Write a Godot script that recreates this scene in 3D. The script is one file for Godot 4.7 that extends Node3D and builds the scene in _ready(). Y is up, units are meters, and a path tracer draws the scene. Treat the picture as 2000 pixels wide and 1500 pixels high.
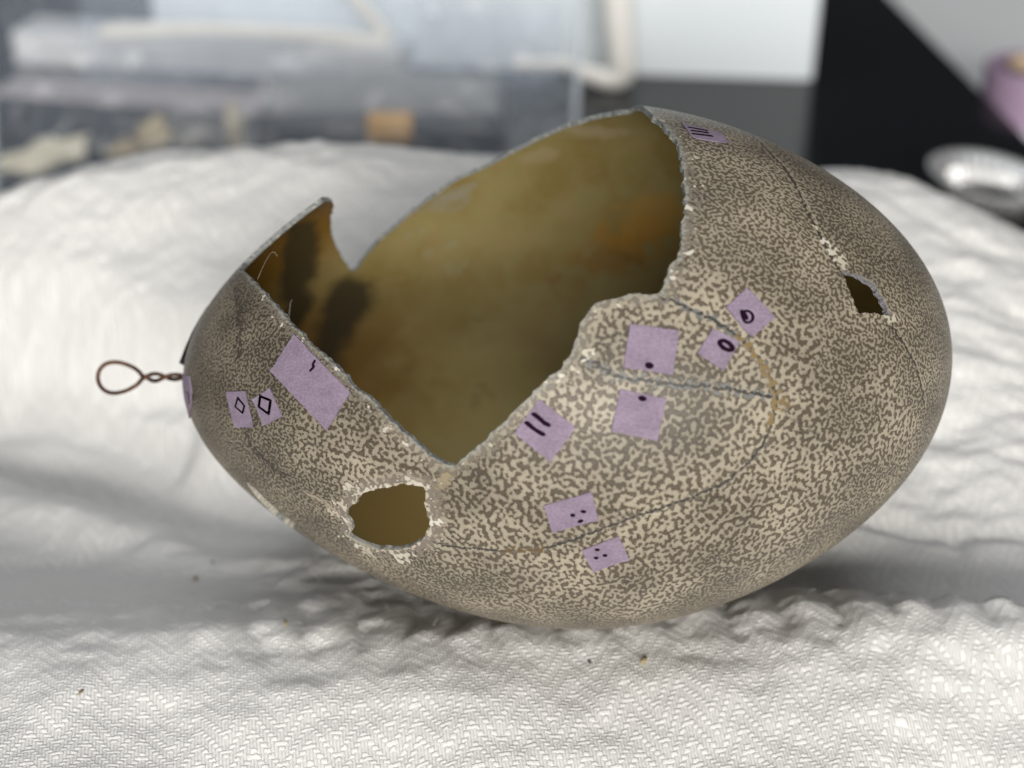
extends Node3D
# A mended, broken egg with a big opening lies on a white twill cushion; blurred tabletop things stand behind it.
# Every mark on the egg is given in the egg's own chart: a stereographic map of its surface, centred on the upper near side.

const HOLE_MAIN := [Vector2(-1.138, 0.604), Vector2(-0.985, 0.452), Vector2(-0.876, 0.309), Vector2(-0.781, 0.184), Vector2(-0.716, 0.086), Vector2(-0.674, 0.012), Vector2(-0.620, -0.067), Vector2(-0.582, -0.127), Vector2(-0.537, -0.182), Vector2(-0.500, -0.240), Vector2(-0.467, -0.304), Vector2(-0.408, -0.378), Vector2(-0.367, -0.454), Vector2(-0.332, -0.508), Vector2(-0.285, -0.574), Vector2(-0.238, -0.627), Vector2(-0.199, -0.585), Vector2(-0.149, -0.526), Vector2(-0.102, -0.472), Vector2(-0.070, -0.428), Vector2(-0.032, -0.378), Vector2(-0.002, -0.332), Vector2(0.033, -0.294), Vector2(0.062, -0.252), Vector2(0.076, -0.217), Vector2(0.083, -0.177), Vector2(0.092, -0.136), Vector2(0.109, -0.092), Vector2(0.134, -0.072), Vector2(0.165, -0.059), Vector2(0.205, -0.050), Vector2(0.262, -0.049), Vector2(0.272, -0.032), Vector2(0.281, 0.005), Vector2(0.294, 0.050), Vector2(0.310, 0.078), Vector2(0.317, 0.110), Vector2(0.330, 0.205), Vector2(0.344, 0.292), Vector2(0.352, 0.413), Vector2(0.363, 0.562), Vector2(0.365, 0.666), Vector2(0.356, 0.724), Vector2(0.342, 0.830), Vector2(0.326, 0.914), Vector2(0.343, 1.492), Vector2(0.259, 1.633), Vector2(0.141, 1.803), Vector2(-0.021, 1.988), Vector2(-0.170, 2.120), Vector2(-0.346, 2.236), Vector2(-0.508, 2.299), Vector2(-0.682, 2.296), Vector2(-0.974, 2.364), Vector2(-1.392, 2.393), Vector2(-1.598, 2.372), Vector2(-1.777, 2.364), Vector2(-1.910, 2.348), Vector2(-2.143, 2.357), Vector2(-2.071, 2.253), Vector2(-1.836, 2.059), Vector2(-1.607, 1.863), Vector2(-1.417, 1.697), Vector2(-1.147, 1.464), Vector2(-1.041, 1.372), Vector2(-0.944, 1.216), Vector2(-0.836, 0.978), Vector2(-0.865, 0.959), Vector2(-0.913, 0.929), Vector2(-0.988, 0.884), Vector2(-1.050, 0.840), Vector2(-1.128, 0.783), Vector2(-1.197, 0.724)]
const HOLE_ROUND := [Vector2(-0.641, -0.897), Vector2(-0.606, -0.860), Vector2(-0.562, -0.807), Vector2(-0.520, -0.770), Vector2(-0.472, -0.739), Vector2(-0.431, -0.724), Vector2(-0.392, -0.707), Vector2(-0.357, -0.708), Vector2(-0.327, -0.712), Vector2(-0.321, -0.728), Vector2(-0.334, -0.773), Vector2(-0.336, -0.818), Vector2(-0.338, -0.874), Vector2(-0.343, -0.908), Vector2(-0.371, -0.967), Vector2(-0.409, -1.025), Vector2(-0.443, -1.062), Vector2(-0.519, -1.118), Vector2(-0.594, -1.152), Vector2(-0.664, -1.157), Vector2(-0.706, -1.133), Vector2(-0.721, -1.096), Vector2(-0.683, -1.048), Vector2(-0.666, -0.993), Vector2(-0.660, -0.941)]
const HOLE_SLIT := [Vector2(-1.247, -0.872), Vector2(-1.193, -0.951), Vector2(-1.176, -1.048), Vector2(-1.125, -1.120), Vector2(-1.083, -1.183), Vector2(-0.996, -1.169), Vector2(-1.321, -1.380), Vector2(-1.445, -1.327), Vector2(-1.346, -1.147), Vector2(-1.317, -1.017)]
const HOLE_LENS := [Vector2(0.772, 0.105), Vector2(0.805, 0.116), Vector2(0.854, 0.108), Vector2(0.905, 0.085), Vector2(0.938, 0.042), Vector2(0.958, 0.001), Vector2(0.971, -0.038), Vector2(0.939, -0.046), Vector2(0.910, -0.047), Vector2(0.864, -0.049), Vector2(0.833, -0.065), Vector2(0.822, -0.040), Vector2(0.808, -0.004), Vector2(0.796, 0.045), Vector2(0.782, 0.090)]
const CRACK_1 := [Vector2(0.264, -0.053), Vector2(0.326, -0.089), Vector2(0.399, -0.137), Vector2(0.450, -0.179), Vector2(0.506, -0.256), Vector2(0.546, -0.331), Vector2(0.568, -0.398)]
const CRACK_2 := [Vector2(0.092, -0.254), Vector2(0.118, -0.272), Vector2(0.146, -0.289), Vector2(0.180, -0.317), Vector2(0.232, -0.330), Vector2(0.315, -0.345), Vector2(0.403, -0.358), Vector2(0.499, -0.374), Vector2(0.565, -0.398)]
const CRACK_3 := [Vector2(0.568, -0.398), Vector2(0.567, -0.449), Vector2(0.563, -0.507), Vector2(0.550, -0.575), Vector2(0.515, -0.643), Vector2(0.465, -0.711), Vector2(0.398, -0.756), Vector2(0.304, -0.800), Vector2(0.224, -0.838), Vector2(0.130, -0.892), Vector2(0.061, -0.942), Vector2(-0.026, -0.995), Vector2(-0.131, -1.017), Vector2(-0.223, -1.016), Vector2(-0.320, -1.019), Vector2(-0.362, -0.999)]
const CRACK_4 := [Vector2(-0.238, -0.631), Vector2(-0.261, -0.682), Vector2(-0.290, -0.718), Vector2(-0.321, -0.738)]
const CRACK_5 := [Vector2(0.686, 0.953), Vector2(0.682, 0.716), Vector2(0.702, 0.569), Vector2(0.700, 0.397), Vector2(0.713, 0.297), Vector2(0.734, 0.219), Vector2(0.751, 0.155), Vector2(0.772, 0.105)]
const CRACK_6 := [Vector2(0.971, -0.038), Vector2(0.993, -0.093), Vector2(1.070, -0.174), Vector2(1.152, -0.261), Vector2(1.220, -0.357), Vector2(1.301, -0.463)]
const CRACK_7 := [Vector2(-0.798, -0.833), Vector2(-0.730, -0.871), Vector2(-0.693, -0.916), Vector2(-0.649, -0.922)]
const CRACK_8 := [Vector2(-1.012, 0.372), Vector2(-0.939, 0.197), Vector2(-0.907, 0.036), Vector2(-0.918, -0.101)]
const CRACK_9 := [Vector2(-0.969, -0.485), Vector2(-0.975, -0.581), Vector2(-0.932, -0.684), Vector2(-0.847, -0.745)]
const CRACK_10 := [Vector2(0.594, -0.441), Vector2(0.713, -0.549), Vector2(0.879, -0.696)]
const TAPE_1 := [Vector2(-0.647, -0.055), Vector2(-0.478, -0.326), Vector2(-0.578, -0.479), Vector2(-0.751, -0.201)]
const INK_1 := [[Vector2(-0.577, -0.186), Vector2(-0.585, -0.202), Vector2(-0.582, -0.209), Vector2(-0.596, -0.224)]]
const TAPE_2 := [Vector2(-1.014, -0.268), Vector2(-0.895, -0.280), Vector2(-0.903, -0.472), Vector2(-1.024, -0.474)]
const INK_2 := [[Vector2(-0.943, -0.311), Vector2(-0.915, -0.355), Vector2(-0.939, -0.393), Vector2(-0.973, -0.356), Vector2(-0.942, -0.308), Vector2(-0.919, -0.349)]]
const TAPE_3 := [Vector2(-0.769, -0.279), Vector2(-0.743, -0.417), Vector2(-0.843, -0.463), Vector2(-0.863, -0.326)]
const INK_3 := [[Vector2(-0.818, -0.314), Vector2(-0.774, -0.338), Vector2(-0.791, -0.383), Vector2(-0.799, -0.403), Vector2(-0.838, -0.365), Vector2(-0.817, -0.309)]]
const TAPE_4 := [Vector2(0.198, -0.145), Vector2(0.308, -0.167), Vector2(0.294, -0.310), Vector2(0.182, -0.284)]
const INK_4 := [[Vector2(0.239, -0.277), Vector2(0.242, -0.282)]]
const TAPE_5 := [Vector2(0.176, -0.353), Vector2(0.283, -0.388), Vector2(0.264, -0.532), Vector2(0.155, -0.493)]
const INK_5 := [[Vector2(0.224, -0.384), Vector2(0.227, -0.387)]]
const TAPE_6 := [Vector2(0.389, -0.158), Vector2(0.456, -0.201), Vector2(0.416, -0.297), Vector2(0.351, -0.240)]
const INK_6 := [[Vector2(0.436, -0.219), Vector2(0.437, -0.226), Vector2(0.433, -0.230), Vector2(0.425, -0.229), Vector2(0.416, -0.224), Vector2(0.409, -0.216), Vector2(0.405, -0.207), Vector2(0.406, -0.201), Vector2(0.411, -0.198), Vector2(0.419, -0.200), Vector2(0.428, -0.207), Vector2(0.434, -0.215), Vector2(0.437, -0.224)]]
const TAPE_7 := [Vector2(0.477, -0.013), Vector2(0.552, -0.110), Vector2(0.486, -0.186), Vector2(0.420, -0.086)]
const INK_7 := [[Vector2(0.460, -0.096), Vector2(0.468, -0.104), Vector2(0.474, -0.120), Vector2(0.467, -0.120), Vector2(0.460, -0.103), Vector2(0.465, -0.127), Vector2(0.474, -0.135), Vector2(0.486, -0.128), Vector2(0.489, -0.111), Vector2(0.482, -0.098), Vector2(0.472, -0.095), Vector2(0.460, -0.099)]]
const TAPE_8 := [Vector2(-0.006, -0.377), Vector2(0.075, -0.477), Vector2(0.012, -0.598), Vector2(-0.067, -0.491)]
const INK_8 := [[Vector2(-0.019, -0.427), Vector2(-0.009, -0.439), Vector2(0.002, -0.455), Vector2(0.013, -0.466)], [Vector2(-0.036, -0.456), Vector2(-0.025, -0.472), Vector2(-0.013, -0.485), Vector2(0.000, -0.498)]]
const TAPE_9 := [Vector2(-0.011, -0.772), Vector2(0.110, -0.718), Vector2(0.128, -0.837), Vector2(0.005, -0.899)]
const INK_9 := [[Vector2(0.088, -0.798), Vector2(0.090, -0.800)], [Vector2(0.061, -0.813), Vector2(0.062, -0.816)], [Vector2(0.079, -0.845), Vector2(0.083, -0.840)]]
const TAPE_10 := [Vector2(0.082, -0.997), Vector2(0.184, -0.925), Vector2(0.222, -1.057), Vector2(0.118, -1.131)]
const INK_10 := [[Vector2(0.126, -0.990), Vector2(0.128, -0.993)], [Vector2(0.124, -1.038), Vector2(0.125, -1.041)], [Vector2(0.149, -1.024), Vector2(0.150, -1.027)]]
const TAPE_11 := [Vector2(0.405, 0.830), Vector2(0.526, 0.807), Vector2(0.528, 0.703), Vector2(0.416, 0.688)]
const INK_11 := [[Vector2(0.420, 0.789), Vector2(0.473, 0.791)], [Vector2(0.423, 0.757), Vector2(0.471, 0.766)], [Vector2(0.421, 0.726), Vector2(0.478, 0.738)]]

const EGG_A := 0.07033
const EGG_B := 0.04761
const EGG_C := Vector3(0.00866, 0.00261, -0.00151)
const BASE := Vector3(0.00866, -0.0465, -0.00151)
const SHELL_THICK := 0.00098
const CUSHION_TOP := [Vector2(-.21, -.04), Vector2(-.135, -.0135), Vector2(-.1137, -.0075), Vector2(-.0932, -.0035), Vector2(-.073, -.0018), Vector2(-.0531, -.0013), Vector2(-.0266, -.0025), Vector2(-.0093, -.0035), Vector2(.0858, -.0085), Vector2(.1078, -.0125), Vector2(.1221, -.0176), Vector2(.1363, -.0247), Vector2(.21, -.07)]
const FOLD_LINE := [Vector2(-.21, -.085), Vector2(-.125, -.057), Vector2(-.07, -.03), Vector2(0, -.006), Vector2(.065, .009), Vector2(.1, .015), Vector2(.21, .03)]
const CREST := [Vector2(-.12, .026), Vector2(-.08, .027), Vector2(0, .0285), Vector2(.05, .022), Vector2(.1, .010), Vector2(.2, .0)]

var ax := Vector3(0.994974, 0.080088, 0.060110)
var up := Vector3(-0.079943, 0.996788, -0.004830)
var sd := Vector3(-0.060303, 0.0, 0.998180)
var holes := []
var hole_boxes := []
var jag := FastNoiseLite.new()
var wob := FastNoiseLite.new()
var rng := RandomNumberGenerator.new()


# ------------------------------------------------------------------ small helpers
func tag(o: Node, label: String, category := "", group := "", kind := "") -> void:
	if label: o.set_meta("label", label)
	if category: o.set_meta("category", category)
	if group: o.set_meta("group", group)
	if kind: o.set_meta("kind", kind)


func thing(called: String, at: Vector3, label: String, category: String, group := "") -> Node3D:
	var o := Node3D.new()
	o.name = called
	add_child(o, true)
	o.position = at
	tag(o, label, category, group)
	return o


func put(called: String, mesh: Mesh, mat: Material, parent: Node, at := Vector3.ZERO) -> MeshInstance3D:
	var o := MeshInstance3D.new()
	o.name = called
	o.mesh = mesh
	if mat: o.material_override = mat
	parent.add_child(o, true)
	o.position = at
	return o


func lin(r: float, g: float, b: float) -> Color:
	return Color(r, g, b).linear_to_srgb()


func mat(c: Color, rough := 0.8, spec := 0.5) -> StandardMaterial3D:
	var m := StandardMaterial3D.new()
	m.albedo_color = c
	m.roughness = rough
	m.metallic_specular = spec
	return m


func surface(v: PackedVector3Array, n: PackedVector3Array, idx: PackedInt32Array, uv := PackedVector2Array(), col := PackedColorArray(), onto: ArrayMesh = null) -> ArrayMesh:
	var m := onto if onto else ArrayMesh.new()
	var a := []
	a.resize(Mesh.ARRAY_MAX)
	a[Mesh.ARRAY_VERTEX] = v
	a[Mesh.ARRAY_NORMAL] = n
	if uv.size(): a[Mesh.ARRAY_TEX_UV] = uv
	if col.size(): a[Mesh.ARRAY_COLOR] = col
	a[Mesh.ARRAY_INDEX] = idx
	m.add_surface_from_arrays(Mesh.PRIMITIVE_TRIANGLES, a)
	return m


# a grid of nu x nv points (v outer) with smooth normals
func sheet(p: PackedVector3Array, nu: int, nv: int, uv := PackedVector2Array(), closed := false) -> ArrayMesh:
	var n := PackedVector3Array()
	n.resize(p.size())
	var idx := PackedInt32Array()
	for j in nv:
		for i in nu:
			var i0 := i - 1 if i > 0 else (nu - 2 if closed else 0)
			var i1 := i + 1 if i < nu - 1 else (1 if closed else nu - 1)
			var j0 := maxi(j - 1, 0)
			var j1 := mini(j + 1, nv - 1)
			n[j * nu + i] = (p[j1 * nu + i] - p[j0 * nu + i]).cross(p[j * nu + i1] - p[j * nu + i0]).normalized()
			if i < nu - 1 and j < nv - 1:
				var k := j * nu + i
				idx.append_array([k, k + 1, k + nu, k + 1, k + nu + 1, k + nu])
	return surface(p, n, idx, uv)


func rounded_box(size: Vector3, r: float, cuts := 7) -> ArrayMesh:
	var st := SurfaceTool.new()
	st.begin(Mesh.PRIMITIVE_TRIANGLES)
	var half := size / 2.0 - Vector3(r, r, r)
	for f in 6:
		var nrm := Vector3.ZERO
		nrm[f % 3] = 1.0 if f < 3 else -1.0
		var e1 := Vector3.ZERO
		e1[(f + 1) % 3] = 1.0
		var e2 := nrm.cross(e1)
		var g := []
		for j in cuts + 1:
			for i in cuts + 1:
				var ts := [i, j]
				var w := []
				for q in 2:
					var t: float = -1.0 + 2.0 * ts[q] / cuts
					w.append(t)
				var c: Vector3 = nrm + e1 * w[0] + e2 * w[1]
				# spread the cuts into the rounded rim
				var inner := Vector3(signf(c.x) * half.x if absf(c.x) > 0.999 else clampf(c.x * 1.4, -1, 1) * half.x, signf(c.y) * half.y if absf(c.y) > 0.999 else clampf(c.y * 1.4, -1, 1) * half.y, signf(c.z) * half.z if absf(c.z) > 0.999 else clampf(c.z * 1.4, -1, 1) * half.z)
				var d := Vector3(rim_of(c.x), rim_of(c.y), rim_of(c.z)).normalized()
				g.append([inner + d * r, d])
		for j in cuts:
			for i in cuts:
				var k := j * (cuts + 1) + i
				for q in [k, k + cuts + 1, k + 1, k + 1, k + cuts + 1, k + cuts + 2]:
					st.set_normal(g[q][1])
					st.add_vertex(g[q][0])
	return st.commit()


func rim_of(c: float) -> float:
	if absf(c) > 0.999: return c
	return signf(c) * maxf(0.0, absf(c) - 0.7) / 0.3


func lathe(profile: Array, sides := 64, flute := 0.0, flutes := 0) -> ArrayMesh:
	var p := PackedVector3Array()
	for q in profile:
		for i in sides + 1:
			var a := TAU * i / sides
			var r: float = q.x + (flute * q.x * sin(a * flutes) if flutes else 0.0)
			p.append(Vector3(cos(a) * r, q.y, sin(a) * r))
	return sheet(p, sides + 1, profile.size(), PackedVector2Array(), true)


func tube(path: Array, radius: float, sides := 10, taper := 1.0) -> ArrayMesh:
	var p := PackedVector3Array()
	var last := Vector3.UP
	for i in path.size():
		var d: Vector3 = (path[mini(i + 1, path.size() - 1)] - path[maxi(i - 1, 0)]).normalized()
		var e := last - d * last.dot(d)
		if e.length() < 0.05: e = Vector3.RIGHT - d * d.x
		e = e.normalized()
		last = e
		var f := d.cross(e)
		var r := radius * lerpf(1.0, taper, float(i) / maxf(1.0, path.size() - 1))
		if i == 0 or i == path.size() - 1: r *= 0.35
		for s in sides + 1:
			var a := TAU * s / sides
			p.append(path[i] + (e * cos(a) + f * sin(a)) * r)
	return sheet(p, sides + 1, path.size(), PackedVector2Array(), true)


func smooth_path(pts: Array, steps := 6) -> Array:
	var out := []
	for i in pts.size() - 1:
		var a = pts[maxi(i - 1, 0)]
		var b = pts[i]
		var c = pts[i + 1]
		var d = pts[mini(i + 2, pts.size() - 1)]
		for k in steps:
			out.append(b.cubic_interpolate(c, a, d, float(k) / steps))
	out.append(pts[-1])
	return out


func along(table: Array, x: float) -> float:
	if x <= table[0].x: return table[0].y
	for i in table.size() - 1:
		if x <= table[i + 1].x:
			return lerpf(table[i].y, table[i + 1].y, (x - table[i].x) / (table[i + 1].x - table[i].x))
	return table[-1].y


func seg_dist(p: Vector2, a: Vector2, b: Vector2) -> float:
	var d := b - a
	var t := clampf((p - a).dot(d) / maxf(d.length_squared(), 1e-12), 0.0, 1.0)
	return p.distance_to(a + d * t)


# ------------------------------------------------------------------ the egg's own surface
func belly(t: float) -> float:
	return 1.0 + t * (0.09091 + t * (-0.2211 + t * (0.01885 + t * 0.07788)))


func belly_slope(t: float) -> float:
	return 0.09091 + t * (-0.4422 + t * (0.05655 + t * 0.31152))


func skin(s: Vector3) -> Vector3:
	return EGG_C + ax * (EGG_A * s.x) + (up * s.y + sd * s.z) * (EGG_B * belly(s.x))


func skin_normal(s: Vector3) -> Vector3:
	var q2 := maxf(0.0, 1.0 - s.x * s.x)
	var q := sqrt(q2)
	var slope := EGG_B * (-s.x * belly(s.x) + q2 * belly_slope(s.x))
	var rad := (up * s.y + sd * s.z) / maxf(q, 1e-6)
	return (ax * -slope + rad * (EGG_A * q)).normalized()


func chart(s: Vector3) -> Vector2:
	var w := (s.y + s.z) * 0.70710678
	return Vector2(s.x, (s.y - s.z) * 0.70710678) * (2.0 / maxf(1.0 + w, 0.02))


func ball(c: Vector2) -> Vector3:
	var r2 := c.length_squared() / 4.0
	var w := (1.0 - r2) / (1.0 + r2)
	var h := (1.0 + w) / 2.0
	var v := c.y * h
	return Vector3(c.x * h, (w + v) * 0.70710678, (w - v) * 0.70710678)


# equal-area map for the textures; the outside is centred on the chart, the inside on its far side
func outer_uv(s: Vector3) -> Vector2:
	var w := (s.y + s.z) * 0.70710678
	return Vector2(0.5, 0.5) + Vector2(s.x, (s.y - s.z) * 0.70710678) * (0.5 / (0.92 * sqrt(maxf(2.0 * (1.0 + w), 0.02))))


func inner_uv(s: Vector3) -> Vector2:
	var w := -(s.y + s.z) * 0.70710678
	return Vector2(0.5, 0.5) + Vector2(s.x, (s.y - s.z) * 0.70710678) * (0.5 / (0.95 * sqrt(maxf(2.0 * (1.0 + w), 0.02))))


func chart_uv(c: Vector2) -> Vector2:
	return outer_uv(ball(c))


func on_skin(c: Vector2, lift: float) -> Vector3:
	var s := ball(c)
	return skin(s) + skin_normal(s) * lift - BASE


func poly_dist(p: Vector2, poly: PackedVector2Array) -> float:
	var best := 1e9
	var inside := false
	var a := poly[poly.size() - 1]
	for b in poly:
		var d := b - a
		var t := clampf((p - a).dot(d) / maxf(d.length_squared(), 1e-12), 0.0, 1.0)
		best = minf(best, p.distance_squared_to(a + d * t))
		if (a.y > p.y) != (b.y > p.y) and p.x < (b.x - a.x) * (p.y - a.y) / (b.y - a.y) + a.x:
			inside = not inside
		a = b
	return -sqrt(best) if inside else sqrt(best)


func hole_field(c: Vector2) -> float:
	var f := 1.0
	for k in holes.size():
		if hole_boxes[k].has_point(c):
			var size := 1.0 + c.length_squared() / 4.0
			f = minf(f, poly_dist(c, holes[k]) + (jag.get_noise_2d(c.x * 900.0, c.y * 900.0) * 0.006 + jag.get_noise_2d(c.x * 2600.0, c.y * 2600.0) * 0.007 + maxf(0.0, jag.get_noise_2d(c.x * 5200.0, c.y * 5200.0 + 90.0)) * 0.007) * minf(size, 1.6))
	return f


# ------------------------------------------------------------------ textures
func noise_bytes(w: int, h: int, freq: float, seed_: int, wide := 1.0, octaves := 1) -> PackedByteArray:
	var n := FastNoiseLite.new()
	n.noise_type = FastNoiseLite.TYPE_SIMPLEX_SMOOTH
	n.seed = seed_
	n.frequency = freq
	n.fractal_type = FastNoiseLite.FRACTAL_FBM if octaves > 1 else FastNoiseLite.FRACTAL_NONE
	n.fractal_octaves = octaves
	var im := n.get_image(int(w * wide), h)
	im.convert(Image.FORMAT_L8)
	if wide != 1.0: im.resize(w, h, Image.INTERPOLATE_BILINEAR)
	return im.get_data()


func stamp(rgb: PackedByteArray, hgt: PackedByteArray, size: int, pts: Array, width: float, color: Color, strength: float, rise: float, rough: PackedByteArray, ragged := 0.006) -> void:
	# a painted and pressed line, its edge broken by noise
	for k in pts.size() - 1:
		var a: Vector2 = pts[k] * size
		var b: Vector2 = pts[k + 1] * size
		var x0 := maxi(0, int(minf(a.x, b.x) - width * 2.0))
		var x1 := mini(size - 1, int(maxf(a.x, b.x) + width * 2.0))
		var y0 := maxi(0, int(minf(a.y, b.y) - width * 2.0))
		var y1 := mini(size - 1, int(maxf(a.y, b.y) + width * 2.0))
		for y in range(y0, y1 + 1):
			for x in range(x0, x1 + 1):
				var i := y * size + x
				var d := seg_dist(Vector2(x, y), a, b) / width
				var e := d + (rough[i] - 127) * ragged
				if e < 1.0:
					var w := strength * smoothstep(1.0, 0.5, e)
					rgb[i * 3] = int(lerpf(rgb[i * 3], color.r * 255.0, w))
					rgb[i * 3 + 1] = int(lerpf(rgb[i * 3 + 1], color.g * 255.0, w))
					rgb[i * 3 + 2] = int(lerpf(rgb[i * 3 + 2], color.b * 255.0, w))
					hgt[i] = clampi(int(lerpf(hgt[i], rise, w)), 0, 255)


func wander(pts: Array, amount: float, seed_: int) -> Array:
	# the line with small kinks between its points, in texture coordinates
	var out := []
	var n := FastNoiseLite.new()
	n.seed = seed_
	n.frequency = 1.0
	for k in pts.size() - 1:
		var steps := maxi(2, int((pts[k + 1] - pts[k]).length() / 0.012))
		for i in steps:
			var c: Vector2 = pts[k].lerp(pts[k + 1], float(i) / steps)
			c += Vector2(n.get_noise_2d(c.x * 60.0, c.y * 60.0), n.get_noise_2d(c.y * 60.0 + 50.0, c.x * 60.0)) * amount
			out.append(chart_uv(c))
	out.append(chart_uv(pts[-1]))
	return out


func shell_material() -> StandardMaterial3D:
	var S := 2048
	var fine := noise_bytes(S, S, 0.099, 11, 1.45)
	var coarse := noise_bytes(S, S, 0.070, 5, 1.45)
	var grit := noise_bytes(S, S, 0.185, 7, 1.45)
	var pores := noise_bytes(S, S, 0.30, 8, 1.45)
	var broad := noise_bytes(S, S, 0.006, 3, 1.0, 3)
	var rgb := PackedByteArray()
	rgb.resize(S * S * 3)
	var hgt := PackedByteArray()
	hgt.resize(S * S)
	# colour and height over the noise value: dark hollows with a darker rim, then pale raised grains
	var pal := PackedByteArray()
	var rise := PackedByteArray()
	for v in 256:
		var t := v / 255.0
		var hollow := lin(0.116, 0.091, 0.062)
		var rim := lin(0.068, 0.053, 0.036)
		var grain := lin(0.322, 0.277, 0.208)
		var top := lin(0.375, 0.328, 0.257)
		var c := hollow.lerp(rim, smoothstep(0.27, 0.42, t)).lerp(grain, smoothstep(0.43, 0.53, t)).lerp(top, smoothstep(0.58, 0.8, t))
		pal.append_array([int(c.r * 255), int(c.g * 255), int(c.b * 255)])
		rise.append(int(255.0 * (0.18 + 0.12 * smoothstep(0.44, 0.25, t) + 0.6 * smoothstep(0.42, 0.62, t))))
	var mid := chart_uv(Vector2(0.18, -0.62)) * S
	var left := chart_uv(Vector2(-0.95, -0.1)) * S
	for y in S:
		for x in S:
			var i := y * S + x
			var dx := (x - mid.x) / 470.0
			var dy := (y - mid.y) / 380.0
			var near := 1.3 - (dx * dx + dy * dy) + (broad[i] - 127) * 0.005
			var m := clampi(int((near - 0.5) * 1100.0) + 128, 0, 256)
			var v := (coarse[i] * m + fine[i] * (256 - m)) >> 8
			v = 127 + (v - 127) * (256 + ((m * (256 - m)) >> 9)) / 256 + (grit[i] - 127) * 5 / 12 + ((broad[i] - 127) >> 3) + 13
			v = clampi(v, 0, 255)
			var far := clampi(int((1.3 - near) * 130.0), 0, 236)
			# away from the middle the grains are finer and closer in tone
			var lo := 236 + ((broad[i] - 127) >> 2) + ((pores[i] - 127) >> 3)
			if pores[i] < 40: lo -= 50
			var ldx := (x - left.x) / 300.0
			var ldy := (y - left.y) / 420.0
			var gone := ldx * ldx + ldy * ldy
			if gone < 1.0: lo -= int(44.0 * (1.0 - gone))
			var k := v * 3
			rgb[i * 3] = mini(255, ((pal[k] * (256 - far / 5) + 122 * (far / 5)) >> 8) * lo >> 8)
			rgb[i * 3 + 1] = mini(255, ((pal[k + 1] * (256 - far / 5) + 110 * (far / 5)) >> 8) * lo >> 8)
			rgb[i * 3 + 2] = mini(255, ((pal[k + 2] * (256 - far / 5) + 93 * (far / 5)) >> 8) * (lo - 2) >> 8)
			hgt[i] = rise[v]
	# mended cracks: a dark open line with slate-grey filler, partly gilded
	var slate := lin(0.150, 0.150, 0.142)
	var black := lin(0.035, 0.030, 0.026)
	var gilt := lin(0.21, 0.145, 0.062)
	var cream := lin(0.47, 0.425, 0.335)
	var n := 0
	for line in [CRACK_1, CRACK_2, CRACK_3]:
		var w := wander(line, 0.012, 20 + n)
		stamp(rgb, hgt, S, w, [6.0, 6.5, 4.0][n], slate if n < 2 else lin(0.13, 0.112, 0.088), [0.75, 0.75, 0.5][n], 70.0, coarse, [0.010, 0.010, 0.014][n])
		stamp(rgb, hgt, S, w, [2.8, 3.0, 2.4][n], black, 0.85, 0.0, fine, 0.007)
		n += 1
	stamp(rgb, hgt, S, wander([CRACK_1[3], CRACK_1[4], CRACK_1[5], CRACK_1[6], CRACK_3[1], CRACK_3[2]], 0.012, 20), 4.5, gilt, 0.7, 120.0, coarse, 0.011)
	stamp(rgb, hgt, S, wander([CRACK_1[6], CRACK_3[0] + Vector2(0.03, -0.02), CRACK_3[1] + Vector2(0.02, 0.0)], 0.02, 25), 5.0, gilt, 0.45, 140.0, coarse, 0.009)
	stamp(rgb, hgt, S, wander([CRACK_3[11], CRACK_3[12]], 0.02, 22), 5.0, lin(0.13, 0.08, 0.035), 0.7, 60.0, fine, 0.012)
	stamp(rgb, hgt, S, wander(CRACK_4, 0.012, 27), 9.0, lin(0.30, 0.24, 0.15), 0.7, 90.0, coarse)
	for line in [CRACK_5, CRACK_6]:
		stamp(rgb, hgt, S, wander(line, 0.010, 31), 2.4, black, 0.75, 0.0, fine)
		var pale := []
		for c in line: pale.append(c + Vector2(0.012, 0.006))
		stamp(rgb, hgt, S, wander(pale, 0.010, 31), 2.6, lin(0.34, 0.29, 0.21), 0.6, 150.0, coarse)
	for line in [CRACK_8, CRACK_9]: stamp(rgb, hgt, S, wander(line, 0.02, 36), 6.0, black, 0.28, 90.0, coarse, 0.012)
	stamp(rgb, hgt, S, wander(CRACK_7, 0.015, 37), 4.0, lin(0.40, 0.33, 0.25), 0.6, 170.0, fine)
	stamp(rgb, hgt, S, wander(CRACK_10, 0.02, 38), 2.6, black, 0.22, 60.0, fine)
	# putty along the broken edges
	var near_edge := []
	for k in 46: near_edge.append(HOLE_MAIN[k])
	stamp(rgb, hgt, S, wander(near_edge, 0.016, 41), 12.0, lin(0.17, 0.148, 0.115), 0.6, 110.0, coarse, 0.013)
	stamp(rgb, hgt, S, wander(near_edge, 0.012, 42), 3.6, lin(0.27, 0.265, 0.235), 0.8, 150.0, fine, 0.012)
	var ring: Array = Array(HOLE_ROUND) + [HOLE_ROUND[0]]
	stamp(rgb, hgt, S, wander(ring, 0.02, 43), 22.0, lin(0.19, 0.16, 0.13), 0.45, 110.0, coarse)
	stamp(rgb, hgt, S, wander(ring, 0.016, 44), 3.4, cream, 0.8, 200.0, coarse, 0.014)
	stamp(rgb, hgt, S, wander([HOLE_LENS[2], HOLE_LENS[3], HOLE_LENS[4], HOLE_LENS[5], HOLE_LENS[6]], 0.006, 45), 4.0, lin(0.24, 0.22, 0.20), 0.7, 110.0, fine)
	# chips down to the white layer
	var chips := []
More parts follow.
